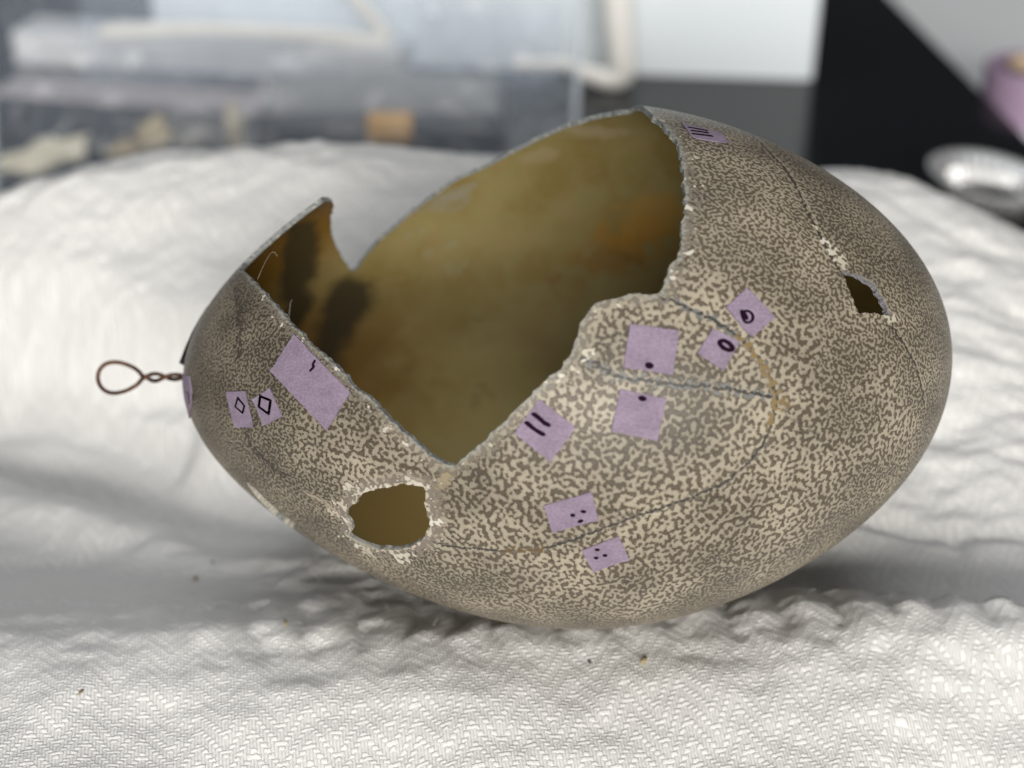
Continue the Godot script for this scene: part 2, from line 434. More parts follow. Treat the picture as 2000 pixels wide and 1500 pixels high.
	for k in 16:
		var a: Vector2 = HOLE_ROUND[rng.randi() % HOLE_ROUND.size()]
		var out := (a - Vector2(-0.53, -0.92)).normalized()
		if out.x > 0.5 and out.y > 0.0 and rng.randf() < 0.7: continue
		chips.append([a + out * rng.randf_range(0.005, 0.075) + Vector2(rng.randf_range(-0.03, 0.03), rng.randf_range(-0.03, 0.03)), rng.randf_range(4.0, 10.0)])
	for c in [Vector2(0.720, 0.285), Vector2(0.742, 0.225), Vector2(0.756, 0.19), Vector2(0.775, 0.16), Vector2(0.785, 0.152), Vector2(0.985, -0.055)]: chips.append([c, 6.5])
	for k in 26: chips.append([near_edge[16 + rng.randi() % 29] + Vector2(rng.randf_range(-0.01, 0.05), rng.randf_range(-0.03, 0.02)), rng.randf_range(1.5, 4.0)])
	for k in 12: chips.append([near_edge[3 + rng.randi() % 12] + Vector2(rng.randf_range(-0.03, 0.0), rng.randf_range(-0.03, 0.01)), rng.randf_range(1.5, 3.5)])
	for c in chips:
		var u := chart_uv(c[0])
		var turn := rng.randf_range(0, TAU)
		var reach: Vector2 = Vector2(cos(turn), sin(turn)) * (c[1] / S) * rng.randf_range(0.3, 1.6)
		stamp(rgb, hgt, S, [u - reach, u + reach], c[1], cream.lerp(Color.WHITE, rng.randf_range(0.0, 0.4)), 0.95, 215.0, coarse, 0.012)
	var m := mat(Color.WHITE, 0.44, 0.4)
	m.albedo_texture = ImageTexture.create_from_image(Image.create_from_data(S, S, false, Image.FORMAT_RGB8, rgb))
	m.heightmap_enabled = true
	m.heightmap_texture = ImageTexture.create_from_image(Image.create_from_data(S, S, false, Image.FORMAT_L8, hgt))
	m.heightmap_scale = 0.018
	m.clearcoat_enabled = true
	m.clearcoat = 0.22
	m.clearcoat_roughness = 0.42
	return m


func lining_material() -> StandardMaterial3D:
	var S := 768
	var broad := noise_bytes(S, S, 0.010, 51, 1.3, 4)
	var small := noise_bytes(S, S, 0.035, 52, 1.3, 3)
	var rgb := PackedByteArray()
	rgb.resize(S * S * 3)
	var stains_and_light := [  # centre in the chart of the inside, reach, colour, strength
		[Vector2(0.30, 0.95), 0.22, Color(0.36, 0.185, 0.030), 0.85], [Vector2(0.36, 1.10), 0.2, Color(0.40, 0.24, 0.06), 0.7], [Vector2(0.16, 0.80), 0.16, Color(0.26, 0.14, 0.03), 0.7],
		[Vector2(-0.075, 0.753), 0.045, Color(0.22, 0.10, 0.03), 0.6], [Vector2(0.35, 0.88), 0.09, Color(0.26, 0.25, 0.11), 0.75],
		[Vector2(-0.52, 1.42), 0.16, Color(0.27, 0.26, 0.20), 0.55], [Vector2(-0.45, 1.49), 0.1, Color(0.29, 0.28, 0.22), 0.5],
		[Vector2(-0.62, 1.14), 0.05, Color(0.30, 0.29, 0.18), 0.4], [Vector2(-0.50, 0.98), 0.06, Color(0.30, 0.29, 0.18), 0.4], [Vector2(-0.39, 0.86), 0.05, Color(0.30, 0.29, 0.18), 0.4],
		[Vector2(0.18, 2.05), 0.16, Color(0.42, 0.34, 0.22), 0.5], [Vector2(0.32, 1.98), 0.14, Color(0.42, 0.34, 0.22), 0.5], [Vector2(-0.10, 1.72), 0.14, Color(0.40, 0.33, 0.20), 0.4],
		[Vector2(-0.50, 0.0), 0.65, Color(0.40, 0.32, 0.125), 0.75], [Vector2(-0.19, 0.45), 0.16, Color(0.26, 0.19, 0.075), 0.4], [Vector2(-0.66, 0.52), 0.2, Color(0.30, 0.21, 0.07), 0.5],  # the first, wide patch paints extra light into the lower inside
		[Vector2(-1.05, 0.2), 0.8, Color(0.20, 0.10, 0.015), 0.8], [Vector2(-1.8, 1.5), 1.3, Color(0.16, 0.080, 0.010), 0.92],  # painted: amber light through the shell and shade at the left end
		[Vector2(-0.60, -0.60), 0.55, Color(0.37, 0.245, 0.075), 0.85], [Vector2(1.2, 0.5), 0.5, Color(0.50, 0.41, 0.19), 0.8], [Vector2(0.3, 0.3), 0.5, Color(0.34, 0.27, 0.11), 0.5],  # the second patch paints light into the dark right end
	]
	var shadow_strips := [  # painted shadows of outside tape, as if seen through the shell
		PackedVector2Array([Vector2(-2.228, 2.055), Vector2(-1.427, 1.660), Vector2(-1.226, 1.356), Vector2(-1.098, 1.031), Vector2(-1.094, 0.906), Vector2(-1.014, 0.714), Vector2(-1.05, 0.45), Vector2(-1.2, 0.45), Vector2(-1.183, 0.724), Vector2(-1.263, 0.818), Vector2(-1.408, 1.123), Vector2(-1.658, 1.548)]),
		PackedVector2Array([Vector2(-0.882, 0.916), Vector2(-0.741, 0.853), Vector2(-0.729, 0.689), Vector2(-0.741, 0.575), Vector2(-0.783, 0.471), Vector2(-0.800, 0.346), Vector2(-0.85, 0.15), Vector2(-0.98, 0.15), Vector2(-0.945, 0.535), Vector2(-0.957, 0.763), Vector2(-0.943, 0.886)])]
	for k in 34: stains_and_light.append([Vector2(rng.randf_range(-1.0, 1.0), rng.randf_range(-0.4, 1.6)), rng.randf_range(0.015, 0.05), Color(0.19, 0.11, 0.03), rng.randf_range(0.2, 0.6)])
	for y in S:
		for x in S:
			var i := y * S + x
			var e := Vector2(x + 0.5, y + 0.5) / S - Vector2(0.5, 0.5)
			e *= 2.0 * 0.95  # back to the ball
			var r2 := minf(e.length_squared(), 0.98)
			var c := e * 2.0 * sqrt(1.0 / maxf(1.0 - r2, 0.02))
			var wv := Vector2((small[i] - 127) / 128.0, (broad[i] - 127) / 128.0)
			var b := (broad[i] - 127) / 128.0
			var s := (small[i] - 127) / 128.0
			var col := Color(0.29, 0.24, 0.100).lerp(Color(0.25, 0.188, 0.064), clampf(0.4 + b * 1.2 + s * 0.5, 0, 1)).lerp(Color(0.33, 0.245, 0.115), clampf(s * 0.6 - b * 0.3, 0, 0.5))
			var cw := c + wv * 0.10
			for q in stains_and_light:
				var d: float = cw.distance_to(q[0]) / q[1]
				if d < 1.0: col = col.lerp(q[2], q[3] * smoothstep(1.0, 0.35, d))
			for q in shadow_strips:
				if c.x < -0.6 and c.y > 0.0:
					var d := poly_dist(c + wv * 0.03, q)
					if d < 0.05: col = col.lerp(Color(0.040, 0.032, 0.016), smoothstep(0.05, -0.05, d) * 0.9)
			col = col.linear_to_srgb()
			rgb[i * 3] = int(clampf(col.r, 0, 1) * 255)
			rgb[i * 3 + 1] = int(clampf(col.g, 0, 1) * 255)
			rgb[i * 3 + 2] = int(clampf(col.b, 0, 1) * 255)
	var m := mat(Color.WHITE, 0.5, 0.4)
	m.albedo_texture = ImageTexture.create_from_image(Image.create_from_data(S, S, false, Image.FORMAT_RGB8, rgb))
	return m


func cloth_material() -> StandardMaterial3D:
	# herringbone twill, 16 x 16 threads in one tile
	var S := 512
	var hgt := PackedByteArray()
	hgt.resize(S * S)
	var rgb := PackedByteArray()
	rgb.resize(S * S * 3)
	var n := noise_bytes(S, S, 0.03, 61)
	var cell := S / 16
	for y in S:
		for x in S:
			var wx := x + (n[y * S + x] - 127) / 36.0
			var wy := y + (n[x * S + y] - 127) / 36.0
			var i := posmod(int(floor(wx / cell)), 16)
			var j := posmod(int(floor(wy / cell)), 16)
			var u: float = fposmod(wx, cell) / cell - 0.5
			var v: float = fposmod(wy, cell) / cell - 0.5
			var shift := i if i < 8 else 15 - i
			var q := posmod(j + shift, 4)
			var weft := q < 2
			var before := posmod(j + (posmod(i - 1, 16) if posmod(i - 1, 16) < 8 else 15 - posmod(i - 1, 16)), 4) < 2
			var after := posmod(j + (posmod(i + 1, 16) if posmod(i + 1, 16) < 8 else 15 - posmod(i + 1, 16)), 4) < 2
			var h := 0.0
			if weft:
				h = sqrt(maxf(0.0, 1.0 - pow(v * 2.5, 2.0)))
				if not before: h *= smoothstep(-0.62, -0.1, u)
				if not after: h *= smoothstep(0.62, 0.1, u)
				h = 0.25 + 0.75 * h
			else:
				h = 0.50 * sqrt(maxf(0.0, 1.0 - pow(u * 2.4, 2.0)))
			var k := y * S + x
			hgt[k] = int(clampf(h + (n[k] - 127) / 900.0, 0, 1) * 255)
			var tone := (0.80 if weft else 0.74) + (n[k] - 127) / 3000.0
			var c := lin(tone * 0.995, tone * 0.985, tone * 0.96)
			rgb[k * 3] = int(c.r * 255)
			rgb[k * 3 + 1] = int(c.g * 255)
			rgb[k * 3 + 2] = int(c.b * 255)
	var m := mat(Color.WHITE, 0.9, 0.25)
	m.albedo_texture = ImageTexture.create_from_image(Image.create_from_data(S, S, false, Image.FORMAT_RGB8, rgb))
	m.heightmap_enabled = true
	m.heightmap_texture = ImageTexture.create_from_image(Image.create_from_data(S, S, false, Image.FORMAT_L8, hgt))
	m.heightmap_scale = 0.024
	m.rim_enabled = true
	m.rim = 0.25
	return m


func tape_material() -> StandardMaterial3D:
	var S := 256
	var a := noise_bytes(S, S, 0.12, 71, 1.0, 2)
	var b := noise_bytes(S, S, 0.02, 72, 1.0, 2)
	var rgb := PackedByteArray()
	rgb.resize(S * S * 3)
	for i in S * S:
		var t := 1.0 + (a[i] - 127) / 700.0 + (b[i] - 127) / 1100.0
		var c := lin(0.245 * t, 0.193 * t, 0.258 * t)
		rgb[i * 3] = int(c.r * 255)
		rgb[i * 3 + 1] = int(c.g * 255)
		rgb[i * 3 + 2] = int(c.b * 255)
	var m := mat(Color.WHITE, 0.75, 0.35)
	m.albedo_texture = ImageTexture.create_from_image(Image.create_from_data(S, S, false, Image.FORMAT_RGB8, rgb))
	m.heightmap_enabled = true
	m.heightmap_texture = ImageTexture.create_from_image(Image.create_from_data(S, S, false, Image.FORMAT_L8, a))
	m.heightmap_scale = 0.005
	m.uv1_scale = Vector3(1, 1, 1)
	return m


# ------------------------------------------------------------------ the egg
func build_egg() -> void:
	var egg := thing("broken_egg", BASE, "large speckled grey-brown eggshell with a wide jagged opening, mended from pieces, lying on white cloth", "egg")
	holes = [PackedVector2Array(HOLE_MAIN), PackedVector2Array(HOLE_ROUND), PackedVector2Array(HOLE_SLIT), PackedVector2Array(HOLE_LENS)]
	for h in holes:
		var r := Rect2(h[0], Vector2.ZERO)
		for c in h: r = r.expand(c)
		hole_boxes.append(r.grow(0.09))
	jag.seed = 4
	var pieces := [
		PackedVector2Array(Array(CRACK_1) + reversed(CRACK_2) + [Vector2(0.09, -0.14), Vector2(0.15, 0.0), Vector2(0.27, 0.0)]),
		PackedVector2Array(Array(CRACK_2) + Array(CRACK_3) + [Vector2(-0.30, -0.74), Vector2(-0.24, -0.60), Vector2(-0.26, -0.5), Vector2(0.0, -0.2)]),
		PackedVector2Array(Array(CRACK_5) + [Vector2(0.85, 0.03)] + Array(CRACK_6) + [Vector2(1.5, -0.9), Vector2(3.0, -0.5), Vector2(3.0, 1.5), Vector2(1.2, 1.6), Vector2(0.72, 1.3)])]
	var piece_boxes := []
	for h in pieces:
		var r := Rect2(h[0], Vector2.ZERO)
		for c in h: r = r.expand(c)
		piece_boxes.append(r)
	var NT := 300
	var NP := 560
	var P := PackedVector3Array()
	var N := PackedVector3Array()
	var UO := PackedVector2Array()
	var UI := PackedVector2Array()
	var F := PackedFloat32Array()
	var G := PackedByteArray()
	var row := NP + 1
	for i in NT + 1:
		var th := lerpf(0.004, PI - 0.004, float(i) / NT)
		for j in row:
			var a := TAU * j / NP
			var s := Vector3(-cos(th), sin(th) * cos(a), sin(th) * sin(a))
			var c := chart(s)
			P.append(skin(s) - BASE)
			N.append(skin_normal(s))
			UO.append(outer_uv(s))
			UI.append(inner_uv(s))
			var w := (s.y + s.z) * 0.7071
			F.append(hole_field(c) if w > -0.75 else 1.0)
			var g := 0
			for k in 3:
				if piece_boxes[k].has_point(c) and Geometry2D.is_point_in_polygon(c, pieces[k]): g = k + 1
			G.append(g)
	# cut the openings out of the grid
	var idx := [PackedInt32Array(), PackedInt32Array(), PackedInt32Array(), PackedInt32Array()]
	var cut := {}
	var rim := []
	for i in NT:
		for j in NP:
			var k := i * row + j
			for tri in [[k, k + row, k + 1], [k + 1, k + row, k + row + 1]]:
				var kept := 0
				for q in tri:
					if F[q] >= 0.0: kept += 1
				if kept == 0: continue
				var g: int = G[tri[0]]
				if kept == 3:
					idx[g].append(tri[0])
					idx[g].append(tri[1])
					idx[g].append(tri[2])
					continue
				var poly := []
				var ends := []
				for e in 3:
					var p: int = tri[e]
					var q: int = tri[(e + 1) % 3]
					if F[p] >= 0.0: poly.append(p)
					if (F[p] >= 0.0) != (F[q] >= 0.0):
						var key := mini(p, q) * 1000000 + maxi(p, q)
						if not cut.has(key):
							var t := F[p] / (F[p] - F[q])
							P.append(P[p].lerp(P[q], t))
							N.append(N[p].lerp(N[q], t).normalized())
							UO.append(UO[p].lerp(UO[q], t))
							UI.append(UI[p].lerp(UI[q], t))
							cut[key] = P.size() - 1
						poly.append(cut[key])
						ends.append([cut[key], F[p] >= 0.0])
				for e in range(1, poly.size() - 1):
					idx[g].append(poly[0])
					idx[g].append(poly[e])
					idx[g].append(poly[e + 1])
				if ends.size() == 2:
					rim.append([ends[0][0], ends[1][0]] if ends[0][1] else [ends[1][0], ends[0][0]])
	# a piece is one body: stray triangles go back to the main shell
	for g in range(1, 4):
		var boss := {}
		for q in idx[g]: boss[q] = q
		for k in range(0, idx[g].size(), 3):
			var r := []
			for e in 3:
				var q: int = idx[g][k + e]
				while boss[q] != q:
					boss[q] = boss[boss[q]]
					q = boss[q]
				r.append(q)
			boss[r[1]] = r[0]
			boss[r[2]] = r[0]
		var count := {}
		var root_of := PackedInt32Array()
		for k in range(0, idx[g].size(), 3):
			var q: int = idx[g][k]
			while boss[q] != q: q = boss[q]
			root_of.append(q)
			count[q] = count.get(q, 0) + 1
		var best := -1
		for q in count: if best < 0 or count[q] > count[best]: best = q
		var kept_idx := PackedInt32Array()
		for k in root_of.size():
			for e in 3:
				if root_of[k] == best: kept_idx.append(idx[g][k * 3 + e])
				else: idx[0].append(idx[g][k * 3 + e])
		idx[g] = kept_idx
	var outer := shell_material()
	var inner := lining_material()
	var names := ["shell", "shell_fragment", "shell_fragment", "shell_fragment"]
	var said := ["speckled main body of the shell", "small inset piece of shell at the opening's edge", "paler middle piece of shell between the mended cracks", "cap of shell at the blunt end beyond the fine crack"]
	for g in 4:
		# keep only the used vertices of each piece
		var used := {}
		var v := PackedVector3Array()
		var n := PackedVector3Array()
		var u := PackedVector2Array()
		var vi := PackedVector3Array()
		var ni := PackedVector3Array()
		var ui := PackedVector2Array()
		var tri := PackedInt32Array()
		var back := PackedInt32Array()
		for q in idx[g]:
			if not used.has(q):
				used[q] = v.size()
				v.append(P[q])
				n.append(N[q])
				u.append(UO[q])
				vi.append(P[q] - N[q] * SHELL_THICK)
				ni.append(-N[q])
				ui.append(UI[q])
			tri.append(used[q])
		for k in range(0, tri.size(), 3):
			back.append(tri[k])
			back.append(tri[k + 2])
			back.append(tri[k + 1])
		var o := put(names[g], surface(v, n, tri, u), outer, egg)
		tag(o, said[g])
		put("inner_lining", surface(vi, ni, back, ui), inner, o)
	# the broken edge itself: three uneven bands from the outside to the lining
	var ev := PackedVector3Array()
	var en := PackedVector3Array()
	var ec := PackedColorArray()
	var ei := PackedInt32Array()
	wob.seed = 9
	wob.frequency = 1.0
	for r in rim:
		var a: Vector3 = P[r[0]]
		var b: Vector3 = P[r[1]]
		var face: Vector3 = N[r[0]].cross(b - a).normalized()
		for band in 4:
			for e in 2:
				var p: Vector3 = a if e == 0 else b
				var nn: Vector3 = N[r[e]]
				for lvl in 2:
					var t := (band + lvl) / 4.0
					var bump := 0.0
					if t > 0.01 and t < 0.99: bump = wob.get_noise_3d(p.x * 1400.0, p.y * 1400.0 + t * 3.0, p.z * 1400.0) * 0.00016 + 0.00005
					var pos := p - nn * SHELL_THICK * t + face * bump
					ev.append(pos)
					en.append((face + nn * wob.get_noise_3d(p.z * 1800.0, p.y * 1800.0, p.x * 1800.0 + t * 5.0) * 0.8).normalized())
					var spot := wob.get_noise_3d(p.x * 900.0 + 40.0, p.y * 900.0, p.z * 900.0 + t * 2.0)
					var c := Color(0.20, 0.215, 0.215).lerp(Color(0.11, 0.115, 0.115), clampf(spot * 2.0, 0, 1)).lerp(Color(0.48, 0.44, 0.34), clampf(-spot * 3.0 - 0.55, 0, 1))
					var flat_at: Vector3 = p + BASE - EGG_C
					var mark := chart(Vector3(flat_at.dot(ax) / EGG_A, flat_at.dot(up) / EGG_B, flat_at.dot(sd) / EGG_B).normalized())
					if hole_boxes[1].has_point(mark): c = c.lerp(Color(0.52, 0.47, 0.37), 0.6 if t < 0.5 else 0.2)
					elif hole_boxes[2].has_point(mark): c = c.lerp(Color(0.50, 0.46, 0.38), 0.75)
					elif hole_boxes[3].has_point(mark): c = c.lerp(Color(0.23, 0.22, 0.24), 0.8)
					ec.append(c)
			var s := ev.size() - 4
			ei.append_array([s, s + 1, s + 2, s + 2, s + 1, s + 3])
	var em := mat(Color.WHITE, 0.7, 0.4)
	em.vertex_color_use_as_albedo = true
	tag(put("broken_edge", surface(ev, en, ei, PackedVector2Array(), ec), em, egg), "grey chalky broken edge of the shell round its openings")
	# crumbs of putty stuck along the edges, far too small to count
	var st := SurfaceTool.new()
	st.begin(Mesh.PRIMITIVE_TRIANGLES)
	var crumb := SphereMesh.new()
	crumb.radius = 0.5
	crumb.height = 1.0
	crumb.radial_segments = 7
	crumb.rings = 4
	for k in 96:
		var c := Vector2.ZERO
		if k < 56:
			c = HOLE_ROUND[rng.randi() % HOLE_ROUND.size()]
			var out := (c - Vector2(-0.53, -0.92)).normalized()
			c += out * rng.randf_range(0.012, 0.06) + Vector2(rng.randf_range(-0.03, 0.03), rng.randf_range(-0.03, 0.03))
		elif k < 86: c = HOLE_MAIN[18 + rng.randi() % 26] + Vector2(rng.randf_range(0.010, 0.05), rng.randf_range(-0.035, -0.01))
		else: c = HOLE_MAIN[3 + rng.randi() % 12] + Vector2(rng.randf_range(-0.03, -0.012), rng.randf_range(-0.03, -0.005))
		if hole_field(c) < 0.004: continue
		var size := rng.randf_range(0.00012, 0.00042)
		var b := Basis.from_euler(Vector3(rng.randf() * 6, rng.randf() * 6, rng.randf() * 6)).scaled(Vector3(size * 1.6, size, size * 0.8))
		st.append_from(crumb, 0, Transform3D(b, on_skin(c, size * 0.1)))
	tag(put("putty_flecks", st.commit(), mat(lin(0.50, 0.46, 0.38), 0.45), egg), "white flecks of old putty along the broken edges", "", "", "stuff")


func reversed(a: Array) -> Array:
	var b := a.duplicate()
	b.reverse()
	return b


# ------------------------------------------------------------------ tape labels and their ink
func tape_patch(corners: Array, lift: float, curl := 0.0) -> ArrayMesh:
	var n := 14
	var p := PackedVector3Array()
	var uv := PackedVector2Array()
	var shift := Vector2(rng.randf(), rng.randf())
	for j in n + 1:
		for i in n + 1:
			var u := float(i) / n
			var v := float(j) / n
			var c: Vector2 = corners[0].lerp(corners[1], u).lerp(corners[3].lerp(corners[2], u), v)
			var edge := minf(minf(u, 1.0 - u), minf(v, 1.0 - v))
			c += Vector2(wob.get_noise_2d(c.x * 70.0, c.y * 70.0), wob.get_noise_2d(c.y * 70.0, c.x * 70.0 + 9.0)) * (0.003 if edge < 0.01 else 0.0)
			p.append(on_skin(c, lift + wob.get_noise_2d(c.x * 25.0 + 3.0, c.y * 25.0) * 0.00003 + curl * pow(v, 2.0) + 0.00035 * pow(u * v, 7.0) + 0.00025 * pow((1.0 - u) * v, 9.0)))
			uv.append(c * 2.2 + shift)
	# the sheet, then its thin sides
	var m := sheet(p, n + 1, n + 1, uv)
	var ring := PackedInt32Array()
	for i in n: ring.append(i)
	for j in n: ring.append(j * (n + 1) + n)
	for i in n: ring.append(n * (n + 1) + n - i)
	for j in n: ring.append((n - j) * (n + 1))
	var sv := PackedVector3Array()
	var sn := PackedVector3Array()
	var su := PackedVector2Array()
	var si := PackedInt32Array()
	var mid := p[(n / 2) * (n + 2)]
	for k in ring.size() + 1:
		var q: int = ring[k % ring.size()]
		var out := (p[q] - mid).normalized()
		for e in 2:
			sv.append(p[q] - (p[q] + BASE - EGG_C).normalized() * 0.00020 * e)
			sn.append(out)
			su.append(uv[q])
		if k:
			var s := sv.size() - 4
			si.append_array([s, s + 1, s + 2, s + 2, s + 1, s + 3])
	return surface(sv, sn, si, su, PackedColorArray(), m)


func ink_stroke(path: Array, lift: float, width: float) -> ArrayMesh:
	# a felt-pen line lying on the tape, with round ends
	var pts := path if path.size() == 6 else smooth_path(path, 5) if path.size() > 2 else [path[0], path[0].lerp(path[1], 0.33), path[0].lerp(path[1], 0.66), path[1]]
	var st := SurfaceTool.new()
	st.begin(Mesh.PRIMITIVE_TRIANGLES)
	for k in pts.size():
		var w: float = width * (1.0 + 0.25 * wob.get_noise_1d(k * 0.9 + path[0].x * 40.0))
		for s in 12:
			var a0 := TAU * s / 12
			var a1 := TAU * (s + 1) / 12
			for c in [pts[k], pts[k] + Vector2(cos(a1), sin(a1)) * w, pts[k] + Vector2(cos(a0), sin(a0)) * w]:
				st.set_normal(skin_normal(ball(c)))
				st.add_vertex(on_skin(c, lift + 0.000004 * (k % 7)))
		if k < pts.size() - 1:
			var d: Vector2 = (pts[k + 1] - pts[k]).normalized().orthogonal() * w
			for c in [pts[k] + d, pts[k + 1] + d, pts[k] - d, pts[k + 1] + d, pts[k + 1] - d, pts[k] - d]:
				st.set_normal(skin_normal(ball(c)))
				st.add_vertex(on_skin(c, lift + 0.000002))
	return st.commit()


func build_tapes(egg: Node3D) -> void:
	var tape := tape_material()
	var ink := mat(lin(0.014, 0.005, 0.014), 0.9, 0.15)
	var list := [
		[TAPE_1, INK_1, 0.0042, "large lilac tape strip with one short dash beside the opening"],
		[TAPE_2, INK_2, 0.0045, "narrow lilac tape piece with a small drawn diamond, farther from the opening"],
		[TAPE_3, INK_3, 0.0055, "lilac tape piece with a bolder drawn diamond next to the large strip"],
		[TAPE_4, INK_4, 0.0085, "square lilac tape piece above the crack with one dot at its lower edge"],
		[TAPE_5, INK_5, 0.0075, "square lilac tape piece below the crack with one dot at its upper edge"],
		[TAPE_6, INK_6, 0.0062, "lilac tape piece with a thick drawn ring on the inset fragment"],
		[TAPE_7, INK_7, 0.0040, "lilac tape piece with an open drop-shaped ring beside the inset fragment"],
		[TAPE_8, INK_8, 0.0062, "lilac tape piece with two parallel strokes at the edge of the opening"],
		[TAPE_9, INK_9, 0.0066, "lilac tape piece with three dots just above the lower crack"],
		[TAPE_10, INK_10, 0.0068, "small lilac tape piece with three dots just below the lower crack"],
		[TAPE_11, INK_11, 0.0062, "lilac tape piece with three parallel strokes near the top of the shell"]]
	for q in list:
		var t := put("tape_label", tape_patch(q[0], 0.00022), tape, egg)
		tag(t, q[3])
		for path in q[1]: put("ink_mark", ink_stroke(path, 0.00029, q[2]), ink, t)
	var t := put("tape_label", tape_patch([Vector2(-1.80, 0.03), Vector2(-1.385, -0.10), Vector2(-1.375, -0.25), Vector2(-1.66, -0.40)], 0.00017), tape, egg)
	tag(t, "lilac tape piece wrapping out of sight round the pointed end")
	put("ink_mark", ink_stroke([Vector2(-1.47, -0.20), Vector2(-1.45, -0.24), Vector2(-1.47, -0.29)], 0.00020, 0.009), ink, t)
	t = put("tape_label", tape_patch([Vector2(-1.50, 0.55), Vector2(-1.86, 0.62), Vector2(-2.10, 0.20), Vector2(-1.70, 0.10)], 0.00017, 0.0006), tape, egg)
	tag(t, "lilac tape piece whose loose end sticks out behind the pointed end")


func build_wire(egg: Node3D) -> void:
	var copper := mat(lin(0.085, 0.040, 0.025), 0.36)
	copper.metallic = 0.9
	var from := Vector3(-0.0575, -0.0032, -0.0085)
	var pts := []
	# two strands twist away from the shell, open into a drop-shaped loop and come back
	for side in 2:
		var part := []
		for k in 34:
			var t := k / 33.0
			var a := t * TAU * 1.75 + PI * side
			var r := lerpf(0.00045, 0.00072, smoothstep(0.5, 0.9, t))
			part.append(from + Vector3(-t * 0.0132, cos(a) * r - 0.0003 * t, sin(a) * r))
		if side == 0: pts = part
		else:
			var loop := []
			var tip := from + Vector3(-0.0132, -0.0003, 0)
			for k in range(1, 30):
				var t := k / 30.0
				var a := (t - 0.5) * TAU * 0.94
				var fat := 0.0034 * sin(PI * clampf(t, 0, 1)) ** 0.75
				loop.append(tip + Vector3(-0.0001 - 0.0043 * (1.0 + cos(PI + TAU * t)) * 0.98, sin(TAU * t) * 0.0033 * (0.72 + 0.28 * -cos(TAU * t)), sin(TAU * t) * -0.0016))
			part.reverse()
			pts = pts + loop + part
	var local := []
	for p in pts: local.append(p - BASE)
	tag(put("wire_loop", tube(smooth_path(local, 2), 0.00040, 10), copper, egg), "twisted copper wire ending in a drop-shaped loop at the pointed end")


func build_fibres(egg: Node3D) -> void:
	var pale := mat(lin(0.45, 0.42, 0.36), 0.8)
	var a := on_skin(Vector2(-0.70, 0.05), 0.0002)
	var b := on_skin(Vector2(-1.9, 1.6), -0.003)
	var path := []
	for k in 9:
		var t := k / 8.0
		path.append(a.lerp(a + (b - a) * 0.42, t) + Vector3(0.0, -0.003 * sin(t * PI) + 0.0006 * sin(t * 17.0), 0.0008 * sin(t * 11.0)))
	put("fibre", tube(smooth_path(path, 4), 0.00007, 5), pale, egg)
	for q in [[Vector2(-0.86, 0.32), 0.9]]:
		var p := []
		var s: Vector3 = on_skin(q[0], 0.0001)
		for k in 7:
			var t := k / 6.0
			p.append(s + Vector3(0.0035 * t * q[1], 0.0032 * sin(t * 2.2), -0.0045 * t + 0.0012 * sin(t * 7.0)))
		put("fibre", tube(smooth_path(p, 4), 0.000022, 5), pale, egg)


# ------------------------------------------------------------------ the cushion and what lies on it
var bumps := FastNoiseLite.new()
var creases := [
	[[Vector2(-.16, -.095), Vector2(-.128, -.0889), Vector2(-.1067, -.0815), Vector2(-.077, -.0712), Vector2(-.05, -.066)], 0.0080, 0.0056],
	[[Vector2(-.16, -.085), Vector2(-.1262, -.0789), Vector2(-.1122, -.0745), Vector2(-.0983, -.069), Vector2(-.0807, -.0606)], 0.0060, 0.0050],
	[[Vector2(-.14, .003), Vector2(-.1021, .0031), Vector2(-.0931, .0027), Vector2(-.0835, .0041), Vector2(-.0747, .0068), Vector2(-.0674, .0079), Vector2(-.0582, .0086), Vector2(-.0479, .0104)], 0.0011, 0.0008],
	[[Vector2(.06, -.0235), Vector2(.0718, -.0216), Vector2(.0813, -.02), Vector2(.093, -.0191), Vector2(.1072, -.0197), Vector2(.16, -.022)], 0.0013, 0.0018],
	[[Vector2(.0951, -.0191), Vector2(.0939, -.0071), Vector2(.0906, .0038)], 0.0012, 0.0018],
	[[Vector2(-.13, -.016), Vector2(-.1086, -.0175), Vector2(-.0961, -.0194), Vector2(-.0821, -.025)], 0.0015, 0.0030]]


